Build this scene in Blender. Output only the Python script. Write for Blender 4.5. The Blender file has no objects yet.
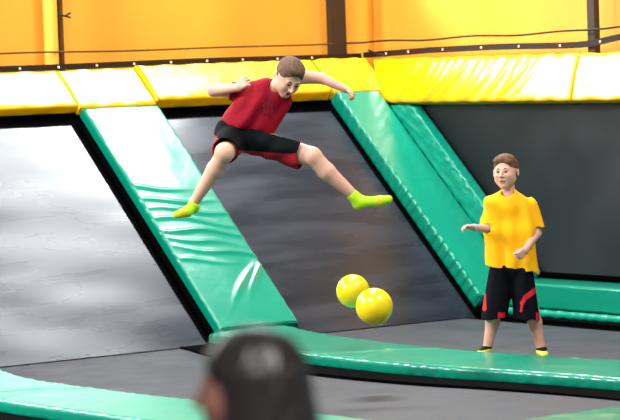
import bpy, bmesh, math, random
import numpy as np
from mathutils import Vector, Matrix, noise

random.seed(4)
scene = bpy.context.scene
C = scene.collection
V3 = Vector

# ------------------------------------------------------------------ camera
CAM_H = 2.26
F_PX = 2900.0
PITCH = math.atan(160.0 / F_PX)
ROLL = math.radians(2.0)
fwd = V3((0, math.cos(PITCH), -math.sin(PITCH)))
r0 = V3((1, 0, 0)); u0 = r0.cross(fwd)
c_right = math.cos(ROLL) * r0 - math.sin(ROLL) * u0
c_up = math.sin(ROLL) * r0 + math.cos(ROLL) * u0
camd = bpy.data.cameras.new('camera')
cam = bpy.data.objects.new('camera', camd); C.objects.link(cam)
cam.matrix_world = Matrix((
    (c_right.x, c_up.x, -fwd.x, 0), (c_right.y, c_up.y, -fwd.y, 0),
    (c_right.z, c_up.z, -fwd.z, CAM_H), (0, 0, 0, 1)))
camd.sensor_width = 36.0
camd.lens = F_PX / 620.0 * 36.0
camd.clip_end = 200
camd.dof.use_dof = True
camd.dof.focus_distance = 20.6
camd.dof.aperture_fstop = 3.4
scene.camera = cam

# ------------------------------------------------------------------ world, lights, exposure
scene.view_settings.view_transform = 'Standard'
scene.view_settings.look = 'None'
scene.view_settings.gamma = 1.0
scene.view_settings.exposure = 0.1
w = bpy.data.worlds.new('hall_light'); scene.world = w; w.use_nodes = True
w.node_tree.nodes['Background'].inputs[0].default_value = (0.86, 0.93, 1.0, 1)
w.node_tree.nodes['Background'].inputs[1].default_value = 0.25

# court frame: u runs along the back wall, v goes into it, origin at the foot of the first green pad
PHI = math.radians(36)
E1 = V3((math.cos(PHI), math.sin(PHI), 0)); E2 = V3((-math.sin(PHI), math.cos(PHI), 0)); EZ = V3((0, 0, 1))
ORG = V3((-0.1308, 23.3112, 0))
TH = math.radians(42)
SL = E2 * math.cos(TH) + EZ * math.sin(TH)          # up the inclined wall
NA = -E2 * math.sin(TH) + EZ * math.cos(TH)         # normal of the inclined wall
def W(u, v, z=0.0): return ORG + E1 * u + E2 * v + EZ * z
def J(px, py, d):                                    # a point at distance d on the sight line of a pixel
    return V3((0, 0, CAM_H)) + (fwd + c_right * ((px - 310) / F_PX) + c_up * ((210 - py) / F_PX)) * d

def area(name, loc, target, sx, sy, power, col=(1, 1, 1)):
    l = bpy.data.lights.new(name, 'AREA'); l.shape = 'RECTANGLE'; l.size = sx; l.size_y = sy
    l.energy = power; l.color = col
    o = bpy.data.objects.new(name, l); C.objects.link(o); o.location = loc
    o.rotation_euler = (V3(target) - V3(loc)).to_track_quat('-Z', 'Y').to_euler()
    return o
area('hall_lamp_back', (0.75, 27.2, 8.4), (0.9, 26.9, 0), 3.0, 1.1, 1000, (0.95, 0.98, 1.0)).rotation_euler = (0, 0, 0)
area('hall_lamp_front', (-4.0, 13.0, 8.5), (0, 22, 0.8), 3.5, 3.5, 850, (1.0, 0.99, 0.96))
area('hall_lamp_right', (5.0, 16.5, 8.0), (1, 22.5, 0.8), 2.5, 2.5, 500, (1.0, 0.98, 0.95))
area('hall_lamp_left', (-7.6, 27.0, 6.0), W(2.4, -0.6, 2), 2.6, 1.6, 1000, (1.0, 1.0, 1.0))
area('added_hair_light', (0.8, 2.2, 5.5), (-0.1, 5.9, 1.6), 0.9, 0.9, 150, (1.0, 0.98, 0.95))  # unseen lamp added to put highlights on the woman's hair
area('added_side_fill', (-8.0, 18.5, 5.5), (1.5, 24, 1), 2.0, 2.0, 900, (1.0, 1.0, 1.0))  # added fill without a fixture, brightens the pad faces turned left
area('hall_lamp_over_court', (-0.5, 21.5, 9.0), (-0.5, 21.6, 0), 2.5, 2.5, 450, (1.0, 1.0, 1.0))

# ------------------------------------------------------------------ materials
def lin(c):
    return tuple(((x / 255) / 12.92 if x / 255 <= 0.04045 else ((x / 255 + 0.055) / 1.055) ** 2.4) for x in c)
MATS = {}
def mat(name, rgb, rough=0.6, spec=0.5, metal=0.0, noise_amt=0.0, noise_scale=3.0, stretch=(1, 1, 1),
        bump=0.0, bump_scale=40.0, bump_stretch=None, rough_var=0.0, sheen=0.0, coat=0.0, sss=0.0, rot=None):
    m = bpy.data.materials.new(name); m.use_nodes = True
    nt = m.node_tree; b = nt.nodes['Principled BSDF']
    col = lin(rgb) + (1,)
    b.inputs['Base Color'].default_value = col
    b.inputs['Roughness'].default_value = rough
    b.inputs['Metallic'].default_value = metal
    b.inputs['Specular IOR Level'].default_value = spec
    b.inputs['Sheen Weight'].default_value = sheen
    b.inputs['Coat Weight'].default_value = coat
    b.inputs['Coat Roughness'].default_value = 0.12
    if sss:
        b.inputs['Subsurface Weight'].default_value = sss
        b.inputs['Subsurface Radius'].default_value = (0.012, 0.005, 0.003)
    tc = nt.nodes.new('ShaderNodeTexCoord')
    def mapping(st):
        mp = nt.nodes.new('ShaderNodeMapping'); mp.inputs['Scale'].default_value = st
        if rot: mp.inputs['Rotation'].default_value = rot
        nt.links.new(tc.outputs['Object'], mp.inputs['Vector']); return mp
    if noise_amt or rough_var:
        mp = mapping(stretch)
        n = nt.nodes.new('ShaderNodeTexNoise'); n.inputs['Scale'].default_value = noise_scale
        n.inputs['Detail'].default_value = 2.5; nt.links.new(mp.outputs[0], n.inputs['Vector'])
        if noise_amt:
            mx = nt.nodes.new('ShaderNodeMix'); mx.data_type = 'RGBA'
            d = 1 - noise_amt; h = 1 + noise_amt
            mx.inputs['A'].default_value = tuple(min(1, c * d) for c in col[:3]) + (1,)
            mx.inputs['B'].default_value = tuple(min(1, c * h) for c in col[:3]) + (1,)
            mr = nt.nodes.new('ShaderNodeMapRange'); mr.inputs[1].default_value = 0.22; mr.inputs[2].default_value = 0.78; mr.interpolation_type = 'SMOOTHERSTEP'
            nt.links.new(n.outputs['Fac'], mr.inputs[0]); nt.links.new(mr.outputs[0], mx.inputs['Factor'])
            nt.links.new(mx.outputs['Result'], b.inputs['Base Color'])
        if rough_var:
            mr = nt.nodes.new('ShaderNodeMapRange'); mr.inputs[1].default_value = 0.22; mr.inputs[2].default_value = 0.78; mr.interpolation_type = 'SMOOTHERSTEP'
            mr.inputs[3].default_value = max(0.03, rough - rough_var); mr.inputs[4].default_value = min(1, rough + rough_var)
            nt.links.new(n.outputs['Fac'], mr.inputs[0]); nt.links.new(mr.outputs[0], b.inputs['Roughness'])
    if bump:
        mp = mapping(bump_stretch or (1, 1, 1))
        n = nt.nodes.new('ShaderNodeTexNoise'); n.inputs['Scale'].default_value = bump_scale
        n.inputs['Detail'].default_value = 3; nt.links.new(mp.outputs[0], n.inputs['Vector'])
        bp = nt.nodes.new('ShaderNodeBump'); bp.inputs['Strength'].default_value = 1.0
        bp.inputs['Distance'].default_value = bump
        nt.links.new(n.outputs['Fac'], bp.inputs['Height']); nt.links.new(bp.outputs[0], b.inputs['Normal'])
    MATS[name] = m
    return m
mat('green_vinyl', (0, 132, 104), 0.26, 0.6, noise_amt=0.05, noise_scale=2.0, bump=0.004, bump_scale=5.0)
mat('green_vinyl_soft', (0, 146, 118), 0.32, 0.6, noise_amt=0.05, bump=0.004, bump_scale=6.0)
mat('yellow_vinyl', (252, 186, 0), 0.28, 0.55, noise_amt=0.03, noise_scale=2.0, bump=0.004, bump_scale=6.0)
mat('amber_vinyl', (236, 176, 4), 0.4, 0.4, noise_amt=0.05)
mat('black_frame', (3, 3, 4), 0.95, 0.02)
mat('bed_mesh', (32, 37, 46), 0.29, 0.36, noise_amt=0.35, noise_scale=1.6, stretch=(0.6, 0.6, 4.0), rough_var=0.05)
mat('bed_mesh_dark', (30, 34, 38), 0.5, 0.35, noise_amt=0.25, noise_scale=1.2, rough_var=0.06)
mat('bed_mesh_floor', (44, 48, 56), 0.55, 0.4, noise_amt=0.18, noise_scale=2.2, rough_var=0.08)
mat('tarp_orange', (250, 170, 56), 0.55, 0.3, noise_amt=0.16, noise_scale=0.55, stretch=(1, 1, 0.35),
    bump=0.03, bump_scale=1.1, bump_stretch=(1, 1, 0.25))
mat('strap_black', (32, 22, 18), 0.6, 0.3)
mat('rope_brown', (92, 60, 24), 0.8, 0.2)
mat('steel_white', (235, 235, 230), 0.3, 0.6, metal=0.3)
mat('post_dark', (48, 36, 28), 0.5, 0.4)
mat('post_yellow', (252, 190, 70), 0.4, 0.4, noise_amt=0.04)
mat('steel_grey', (120, 124, 126), 0.35, 0.5, metal=0.8)
mat('slab', (70, 72, 76), 0.7, 0.3, noise_amt=0.1)
mat('ball_yellow', (255, 222, 0), 0.26, 0.6, coat=0.3)
mat('valve', (225, 190, 0), 0.5, 0.3)
mat('skin_a', (218, 168, 144), 0.5, 0.35, noise_amt=0.06, noise_scale=9, sss=0.15)
mat('skin_b', (216, 164, 142), 0.5, 0.35, noise_amt=0.06, noise_scale=9, sss=0.15)
mat('skin_c', (206, 140, 122), 0.5, 0.35, sss=0.1)
mat('lips', (188, 126, 110), 0.45, 0.4)
mat('mouth_dark', (70, 26, 22), 0.6, 0.2)
mat('eye_white_shaded', (130, 112, 104), 0.5, 0.3)  # white of the eye, darkened to carry the socket's shade in its colour
mat('iris', (52, 40, 34), 0.4, 0.3)
mat('brow', (104, 76, 56), 0.8, 0.2)
mat('hair_brown', (98, 72, 56), 0.7, 0.3, noise_amt=0.30, noise_scale=60, bump=0.004, bump_scale=130)
mat('hair_tan', (104, 74, 52), 0.7, 0.3, noise_amt=0.35, noise_scale=45, bump=0.005, bump_scale=100)
mat('hair_dark', (42, 30, 22), 0.32, 0.8, noise_amt=0.6, noise_scale=16, stretch=(1, 1, 0.3), bump=0.004, bump_scale=70, bump_stretch=(1, 1, 0.12))
mat('shirt_red', (140, 6, 30), 0.75, 0.15, noise_amt=0.08, noise_scale=5)
mat('shirt_red_print', (96, 6, 24), 0.7, 0.2)
mat('shirt_yellow', (252, 178, 4), 0.8, 0.2, noise_amt=0.04, noise_scale=5, sheen=0.05)
mat('shorts_black', (3, 9, 10), 0.85, 0.12, noise_amt=0.1)
mat('shorts_navy', (3, 3, 12), 0.85, 0.12, noise_amt=0.1)
mat('shorts_red', (150, 12, 30), 0.7, 0.25)
mat('shorts_crimson', (190, 14, 40), 0.7, 0.25)
mat('sock_lime', (176, 224, 40), 0.8, 0.15, noise_amt=0.06, noise_scale=30)
mat('sock_orange', (240, 176, 50), 0.8, 0.15)
mat('sock_yellow', (226, 232, 90), 0.8, 0.15)
mat('sock_cuff', (14, 14, 16), 0.8, 0.15)
mat('wristband', (150, 176, 214), 0.4, 0.5)
mat('shirt_pink', (214, 130, 124), 0.8, 0.2)
mat('jeans', (44, 54, 78), 0.8, 0.2)
mat('shoe_grey', (60, 60, 64), 0.7, 0.3)
M = MATS

# ------------------------------------------------------------------ object helpers
def tag(o, label=None, cat=None, group=None, kind=None):
    if label: o['label'] = label
    if cat: o['category'] = cat
    if group: o['group'] = group
    if kind: o['kind'] = kind
    return o
def empty(name, loc, label, cat, group=None):
    o = bpy.data.objects.new(name, None); C.objects.link(o); o.location = loc
    o.empty_display_size = 0.1
    return tag(o, label, cat, group)
def mesh_obj(name, verts, faces, material, parent=None, smooth=True, mats=None, mat_idx=None, sub=None):
    # verts are world coordinates
    off = V3((0, 0, 0)); p = parent
    while p is not None:
        off = off + V3(p.location); p = p.parent
    me = bpy.data.meshes.new(name)
    if parent is None:
        vv = np.array([tuple(v) for v in verts], dtype=float)
        off = V3(((vv[:, 0].min() + vv[:, 0].max()) / 2, (vv[:, 1].min() + vv[:, 1].max()) / 2, vv[:, 2].min()))
    me.from_pydata([tuple(V3(v) - off) for v in verts], [], [tuple(f) for f in faces])
    for m_ in (mats or [material]): me.materials.append(m_)
    if mat_idx is not None: me.polygons.foreach_set('material_index', mat_idx)
    me.polygons.foreach_set('use_smooth', [smooth] * len(me.polygons))
    me.update()
    bm = bmesh.new(); bm.from_mesh(me); bmesh.ops.recalc_face_normals(bm, faces=bm.faces); bm.to_mesh(me); bm.free()
    o = bpy.data.objects.new(name, me); C.objects.link(o)
    if parent is None: o.location = off
    else: o.parent = parent
    return o
class MB:
    def __init__(s): s.v = []; s.f = []
    def add(s, v, f):
        n = len(s.v); s.v += [V3(x) for x in v]; s.f += [tuple(i + n for i in q) for q in f]
    def box(s, o, ax, ay, az):      # corner o and three edge vectors
        v = [o, o + ax, o + ax + ay, o + ay, o + az, o + ax + az, o + ax + ay + az, o + ay + az]
        s.add(v, [(0, 3, 2, 1), (4, 5, 6, 7), (0, 1, 5, 4), (1, 2, 6, 5), (2, 3, 7, 6), (3, 0, 4, 7)])
    def tube(s, pts, r, n=10, closed=False, flat=1.0):
        pts = [V3(p) for p in pts]; L = len(pts); rings = []
        rr = r if isinstance(r, (list, tuple)) else [r] * L
        up = None
        for i, p in enumerate(pts):
            if closed: t = (pts[(i + 1) % L] - pts[i - 1])
            else: t = pts[min(i + 1, L - 1)] - pts[max(i - 1, 0)]
            t.normalize()
            if up is None:
                up = V3((0, 0, 1)) if abs(t.z) < 0.9 else V3((1, 0, 0))
            a = t.cross(up).normalized(); b = a.cross(t).normalized(); up = b
            rings.append([p + (a * math.cos(2 * math.pi * k / n) * flat + b * math.sin(2 * math.pi * k / n)) * rr[i] for k in range(n)])
        v = [x for rg in rings for x in rg]; f = []
        for i in range(L if closed else L - 1):
            j = (i + 1) % L
            for k in range(n):
                k2 = (k + 1) % n
                f.append((i * n + k, i * n + k2, j * n + k2, j * n + k))
        if not closed:
            f.append(tuple(range(n))[::-1]); f.append(tuple((L - 1) * n + k for k in range(n)))
        s.add(v, f)
    def sphere(s, c, rx, ry, rz, X=V3((1, 0, 0)), Y=V3((0, 1, 0)), Z=V3((0, 0, 1)), nu=24, nv=14):
        v = [c + Z * rz]; f = []
        for j in range(1, nv):
            th = math.pi * j / nv
            for i in range(nu):
                ph = 2 * math.pi * i / nu
                v.append(c + X * (rx * math.sin(th) * math.cos(ph)) + Y * (ry * math.sin(th) * math.sin(ph)) + Z * (rz * math.cos(th)))
        v.append(c - Z * rz)
        for i in range(nu): f.append((0, 1 + i, 1 + (i + 1) % nu))
        for j in range(nv - 2):
            for i in range(nu):
                a = 1 + j * nu + i; b = 1 + j * nu + (i + 1) % nu
                f.append((a, a + nu, b + nu, b))
        e = len(v) - 1; st = 1 + (nv - 2) * nu
        for i in range(nu): f.append((e, st + (i + 1) % nu, st + i))
        s.add(v, f)
    def build(s, name, material, parent=None, smooth=False):
        return mesh_obj(name, s.v, s.f, material, parent, smooth)

# a soft pad: rounded-rectangle section swept along L with edge lines w0(l), w1(l) and puckered cover
def soft_pad(P, l0, l1, w0, w1, t, wrinkle=None, nl=120, nw=30, r=None, base=0.0):
    """P(l, w, n) -> world; w0/w1 functions of l; wrinkle(l, f, zone) -> metres outward; zone: 'top','a','b'"""
    r = r or min(t * 0.35, 0.03)
    verts = []; ns = 0; faces = []
    ls = [l0 + (l1 - l0) * i / nl for i in range(nl + 1)]
    # denser, rounded ends
    ends = [(0.0, 0.72), (0.12, 0.86), (0.4, 0.95), (1.0, 1.0)]
    prof = []
    for a, s in ends: prof.append((l0 + (r * a if l1 > l0 else -r * a), s))
    for l in ls[1:-1]: prof.append((l, 1.0))
    for a, s in reversed(ends): prof.append((l1 - (r * a if l1 > l0 else -r * a), s))
    for (l, sc) in prof:
        a = w0(l); b = w1(l); sg = 1 if b > a else -1
        pts = []
        def corner(cx, cn, a0, a1, zone):
            for k in range(1, 4):
                an = a0 + (a1 - a0) * k / 4
                pts.append((cx + sg * r * math.cos(an), cn + r * math.sin(an), sg * math.cos(an), math.sin(an), zone))
        for k in range(5): pts.append((a, r + (t - 2 * r) * k / 4, -sg, 0, 'a'))
        corner(a + sg * r, t - r, math.pi, math.pi / 2, 'a')
        for k in range(nw + 1): pts.append((a + sg * r + (b - a - 2 * sg * r) * k / nw, t, 0, 1, 'top'))
        corner(b - sg * r, t - r, math.pi / 2, 0, 'b')
        for k in range(5): pts.append((b, t - r - (t - 2 * r) * k / 4, sg, 0, 'b'))
        corner(b - sg * r, r, 0, -math.pi / 2, 'x')
        pts.append((b - sg * r, 0, 0, -1, 'x')); pts.append((a + sg * r, 0, 0, -1, 'x'))
        corner(a + sg * r, r, -math.pi / 2, -math.pi, 'x')
        ns = len(pts)
        for (ww, nn, dw, dn, zone) in pts:
            f = (ww - a) / (b - a)
            dd = wrinkle(l, f, zone) if (wrinkle and zone != 'x') else 0.0
            if zone in 'ab' : dd *= min(1, nn / (t * 0.4)) if nn < t * 0.4 else 1
            n2 = (nn - t / 2) * sc + t / 2
            verts.append(P(l, ww + dw * dd, base + n2 + dn * dd))
    m_ = len(prof)
    for i in range(m_ - 1):
        for k in range(ns):
            k2 = (k + 1) % ns
            faces.append((i * ns + k, i * ns + k2, (i + 1) * ns + k2, (i + 1) * ns + k))
    faces.append(tuple(range(ns))); faces.append(tuple((m_ - 1) * ns + k for k in range(ns))[::-1])
    return verts, faces
def ridge(x, w): return math.exp(-(x / w) ** 2)
def nz(*a): return noise.noise(V3(a))
def pl(pts):
    pts = sorted(pts)
    xs = [p[0] for p in pts]; ys = [p[1] for p in pts]
    # smooth-ish interpolation
    def f(x):
        return float(np.interp(x, xs, ys))
    def g(x):
        return (f(x - 0.3) + f(x - 0.15) + 2 * f(x) + f(x + 0.15) + f(x + 0.3)) / 6
    return g
const = lambda c: (lambda l: c)

# ------------------------------------------------------------------ the setting
fl = MB(); fl.box(V3((-14, -3, -0.52)), V3((28, 0, 0)), V3((0, 44, 0)), V3((0, 0, 0.2)))
tag(fl.build('floor', M['slab']), kind='structure')
# woman stands on a raised spectator platform
pf = MB(); pf.box(V3((-4, 1.5, -0.32)), V3((8, 0, 0)), V3((0, 6.6, 0)), V3((0, 0, 0.32)))
tag(pf.build('spectator_platform_1', M['slab']), kind='structure')
# black backing behind the beds of the inclined wall and of the end wall
def PA(u, s, n): return ORG + E1 * u + SL * s + NA * (n - 0.06)
bk = MB(); bk.box(PA(-6.0, -0.16, -0.10), E1 * 8.6, SL * 3.25, NA * 0.05)
tag(bk.build('wall_back', M['black_frame']), kind='structure')
ZB = -0.035
bk = MB(); bk.box(W(2.65, -4.2, -0.3), E1 * 0.05, E2 * 6.85, EZ * 2.25)
tag(bk.build('wall_right', M['black_frame']), kind='structure')

# ------------------------------------------------------------------ trampoline beds
def grid_sheet(P, a0, a1, b0, b1, na, nb, th, hfun=None, edge=None):
    v = []; f = []
    for lay in (0, 1):
        for i in range(na + 1):
            for j in range(nb + 1):
                a = a0 + (a1 - a0) * i / na; b = b0 + (b1 - b0) * j / nb
                h = hfun(a, b) if hfun else 0
                v.append(P(a, b, h - lay * th))
    N = (na + 1) * (nb + 1); idx = lambda i, j, l: l * N + i * (nb + 1) + j
    for i in range(na):
        for j in range(nb):
            f.append((idx(i, j, 0), idx(i + 1, j, 0), idx(i + 1, j + 1, 0), idx(i, j + 1, 0)))
            f.append((idx(i, j, 1), idx(i, j + 1, 1), idx(i + 1, j + 1, 1), idx(i + 1, j, 1)))
    for i in range(na):
        f.append((idx(i, 0, 0), idx(i, 0, 1), idx(i + 1, 0, 1), idx(i + 1, 0, 0)))
        f.append((idx(i, nb, 0), idx(i + 1, nb, 0), idx(i + 1, nb, 1), idx(i, nb, 1)))
    for j in range(nb):
        f.append((idx(0, j, 0), idx(0, j + 1, 0), idx(0, j + 1, 1), idx(0, j, 1)))
        f.append((idx(na, j, 0), idx(na, j, 1), idx(na, j + 1, 1), idx(na, j + 1, 0)))
    return v, f
def teeth(P, fixed, along, tooth_len, axis, seed):
    """short black springs that hook a bed's edge to the frame: one mesh"""
    m_ = MB(); rnd = random.Random(seed)
    a = along[0]
    while a < along[1]:
        L = tooth_len * rnd.uniform(0.6, 1.0)
        if axis == 'a': p, q = P(fixed, a, 0.008), P(fixed + L, a + 0.01, 0.0)
        else: p, q = P(a, fixed, 0.008), P(a, fixed + L, 0.0)
        m_.tube([p, q], 0.006, 6)
        a += 0.04
    return m_
def sag(a, b, a0, a1, b0, b1, d):
    x = (a - a0) / (a1 - a0); y = (b - b0) / (b1 - b0)
    return -d * 16 * x * (1 - x) * y * (1 - y)
def bed(name, P, a0, a1, b0, b1, m, label, depth=0.03, ripple=0.0, spr=()):
    root = empty(name, P((a0 + a1) / 2, (b0 + b1) / 2, -0.03), label, 'trampoline', 'trampoline beds of the court')
    hf = lambda a, b: sag(a, b, a0, a1, b0, b1, depth) + ripple * nz(a * 1.3, b * 3.0, 3.1)
    v, f = grid_sheet(P, a0, a1, b0, b1, 60, 50, 0.006, hf)
    mesh_obj('jumping_mat', v, f, m, root)
    hem = MB(); q = 0.035
    for (c0, c1, d0, d1) in ((a0, a1, b0, b0 + q), (a0, a1, b1 - q, b1), (a0, a0 + q, b0, b1), (a1 - q, a1, b0, b1)):
        hv, hfc = grid_sheet(P, c0, c1, d0, d1, 24, 24, 0.004, lambda a, b: hf(a, b) + 0.004)
        hem.add(hv, hfc)
    hem.build('edge_webbing', M['black_frame'], root)
    for sp in spr: sp.build('springs', M['black_frame'], root)
    return root
S0 = ZB / math.sin(TH)
PAb = lambda a, b, n: PA(a, b, n - 0.01)
bed('wall_trampoline', PAb, -3.7, -0.81, S0, 2.655, M['bed_mesh'],
    'pale shining inclined trampoline at far left of the back wall', 0.03, 0.005,
    [teeth(PAb, -0.83, (0.0, 2.64), 0.06, 'a', 1)])
bed('wall_trampoline', PAb, 0.05, 1.92, S0, 2.665, M['bed_mesh'],
    'dark grey inclined wall trampoline behind the jumping boy, between two green pads', 0.03, 0.006)
PBb = lambda a, b, n: W(2.56 - n, a, b)
bed('wall_trampoline', PBb, -3.9, 2.35, 0.26, 1.80, M['bed_mesh_dark'],
    'large black upright trampoline behind the boy in yellow on the right', 0.02, 0.008)
PF = lambda a, b, n: W(a, b, ZB + n)
bed('floor_trampoline', PF, -3.6, -1.15, -5.9, -0.02, M['bed_mesh_floor'],
    'grey floor trampoline in front, between the two long green floor pads', 0.015)
bed('floor_trampoline', PF, -0.8, 1.72, -5.6, -0.02, M['bed_mesh_floor'],
    'dark grey floor trampoline that the boy in yellow stands on', 0.012)
bed('floor_trampoline', PF, -7.2, -4.1, -5.9, -0.02, M['bed_mesh_floor'],
    'dark floor trampoline under the front edge of the bottom left green pad', 0.015)

# ------------------------------------------------------------------ green pads
def pad_thing(name, label, group, cushion, material, extra=None, base=None, cushname='cushion', category='pad'):
    v, f = cushion
    xs = [p.x for p in v]; ys = [p.y for p in v]; zs = [p.z for p in v]
    root = empty(name, ((min(xs) + max(xs)) / 2, (min(ys) + max(ys)) / 2, min(zs)), label, category, group)
    mesh_obj(cushname, v, f, material, root)
    if extra:
        for nm, mb, mt in extra: mb.build(nm, mt, root)
    return root
PAp = lambda l, ww, n: PA(ww, l, n)
def creases(lst, fade=1.0):
    def g(l, f):
        d = 0.0
        for (l0, slant, wd, amp, f0, f1) in lst:
            env = ridge((f - (f0 + f1) / 2), (f1 - f0) / 2 * 1.1)
            d += amp * env * ridge(l - l0 - slant * (f - 0.5) - 0.02 * math.sin(7 * f + l0 * 9), wd)
        return d
    return g
rnd = random.Random(11)
c1 = creases([(s0, rnd.uniform(-0.20, -0.08), 0.022, rnd.uniform(0.010, 0.018), f0, f1) for s0, f0, f1 in
              [(1.66, -0.1, 0.5), (1.52, -0.1, 0.75), (1.40, 0.1, 1.0), (1.28, -0.1, 0.8), (1.15, -0.1, 1.0), (1.03, 0.0, 0.7), (0.92, 0.2, 1.1), (0.80, -0.1, 0.5)]]
             + [(0.45, 0.75, 0.03, 0.016, 0.45, 0.85), (0.30, 0.9, 0.03, 0.016, 0.7, 1.05)])
def wr1(l, f, z):
    if z == 'top': return c1(l, f) + 0.004 * nz(l * 3, f * 3, 1) + 0.006 * math.sin(math.pi * f)
    return 0.003 * nz(l * 14, f * 2, 5) + (0.5 * c1(l, f))
black_edge = MB(); black_edge.box(PA(-0.77, 0.06, -0.03), E1 * 0.8, SL * 2.60, NA * 0.03)
pad_thing('wall_pad', 'long green vinyl pad running up the wall at left, white with glare at its top', 'green pads on the wall',
          soft_pad(PAp, 0.06, 2.70, const(-0.73), const(0.03), 0.10, wr1, 200, 40, r=0.018), M['green_vinyl'],
          [('backing_board', black_edge, M['black_frame'])])
def wr2(l, f, z):
    if z == 'top': return 0.003 * nz(l * 2, f * 3, 9) + 0.0025 * math.sin(math.pi * f) + 0.004 * ridge(l - 1.55, 0.02) * f
    if z == 'a': return 0.016 * max(-0.2, math.sin(l * 58 + 3 * nz(l * 3, 1, 2))) * (0.4 + 0.6 * ridge(l - 0.6, 1.3))
    return 0
be = MB(); be.box(PA(1.94, 0.06, -0.03), E1 * 0.5, SL * 2.62, NA * 0.03)
pad_thing('wall_pad', 'smooth dark green wall pad with a pale puckered left edge, beside the corner', 'green pads on the wall',
          soft_pad(PAp, 0.10, 2.72, const(1.93), const(2.40), 0.14, wr2, 260, 24, r=0.016), M['green_vinyl'],
          [('backing_board', be, M['black_frame'])])
# pad 3: on the upright end wall, following the slope
PB3 = lambda l, ww, n: W(2.53 - n, 0, 0) + SL * min(l, (1.735 - ww * 0.743) / 0.669) + NA * ww
def wr3(l, f, z):
    if z == 'top':
        return 0.006 * (0.3 + f) * math.sin(l * 50 + 2.5 * f + 4 * nz(l * 2.0, 3, 2)) * (0.3 + 0.7 * f) + 0.010 * nz(l * 6 + f * 3, f * 4, 4)
    return 0.005 * math.sin(l * 46 + 5 * nz(l * 2.2, 3, 8)) + 0.01 * nz(l * 8, f, 2)
pad_thing('wall_pad', 'crinkled pale green pad on the upright wall, right of the smooth corner pad', 'green pads on the wall',
          soft_pad(PB3, 0.14, 2.56, const(0.055), const(0.28), 0.12, wr3, 260, 20, r=0.02), M['green_vinyl_soft'],)

# floor pads
PFm = lambda l, ww, n: W(ww, l, -0.04 + n)
midback = pl([(-5.9, -0.05), (-4.1, -0.25), (-3.5, -0.37), (-2.9, -0.45), (-2.4, -0.50), (-2.0, -0.48), (-1.4, -0.44), (-1.0, -0.38), (-0.5, -0.28), (0.02, -0.10)])
midfront = pl([(-5.9, -0.95), (-4.9, -0.97), (-4.0, -1.1), (-3.5, -1.23), (-2.7, -1.30), (-1.6, -1.29), (-0.8, -1.1), (0.02, -0.84)])
def wrm(l, f, z):
    if z == 'top': return 0.006 * math.sin(math.pi * f) + 0.005 * nz(l * 2.5, f * 4, 2) + 0.006 * ridge(l + 2.0 + 0.5 * f, 0.03) + 0.006 * ridge(l + 2.5 - 0.4 * f, 0.03)
    return 0.006 * nz(l * 10, f, 6) + 0.004 * math.sin(l * 40 + 5 * nz(l * 3, 0, 0))
def skirt(front, l0, l1, off=0.03):
    m_ = MB(); n = 40
    for i in range(n):
        a = l0 + (l1 - l0) * i / n; b = l0 + (l1 - l0) * (i + 1) / n
        p, q = front(a) - 0.30, front(b) - 0.30
        z0, z1 = ZB - 0.1, ZB + 0.014
        v = [W(p, a, z0), W(p + 0.5, a, z0), W(q + 0.5, b, z0), W(q, b, z0),
             W(p, a, z1), W(p + 0.5, a, z1), W(q + 0.5, b, z1), W(q, b, z1)]
        m_.add(v, [(0, 3, 2, 1), (4, 5, 6, 7), (0, 1, 5, 4), (1, 2, 6, 5), (2, 3, 7, 6), (3, 0, 4, 7)])
    return m_
pad_thing('floor_pad', 'long green floor pad curving from wall to right edge, before the boy in yellow', 'green pads on the floor',
          soft_pad(PFm, 0.0, -5.9, midfront, midback, 0.10, wrm, 220, 30), M['green_vinyl'],
          [('black_skirt', skirt(midfront, -5.85, -0.05), M['black_frame'])])
lback = pl([(-5.9, -3.25), (-4.9, -3.3), (-3.6, -3.4), (-2.9, -3.46), (-1.9, -3.48), (-1.5, -3.45), (-0.9, -3.28), (-0.3, -3.0), (0.02, -2.85)])
lfront = pl([(-5.9, -4.1), (-3.7, -4.2), (-2.6, -4.24), (-1.5, -4.15), (0.02, -3.65)])
pad_thing('floor_pad', 'green floor pad crossing the bottom left corner', 'green pads on the floor',
          soft_pad(PFm, 0.0, -5.9, lfront, lback, 0.10, wrm, 200, 30), M['green_vinyl_soft'],
          [('black_skirt', skirt(lfront, -5.85, -0.05), M['black_frame'])])
PFr = lambda l, ww, n: W(l, ww, -0.04 + n)
pad_thing('floor_pad', 'green floor pad showing only as a wedge in the bottom right corner', 'green pads on the floor',
          soft_pad(PFr, -3.9, 1.7, const(-6.65), const(-5.98), 0.10, wrm, 120, 24), M['green_vinyl'])
# left continuation of the wall pads beyond the picture edge
pad_thing('wall_pad', 'green vinyl wall pad beyond the bright left trampoline', 'green pads on the wall',
          soft_pad(PAp, 0.10, 2.72, const(-4.4), const(-3.72), 0.10, wr1, 100, 24), M['green_vinyl'])

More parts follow.
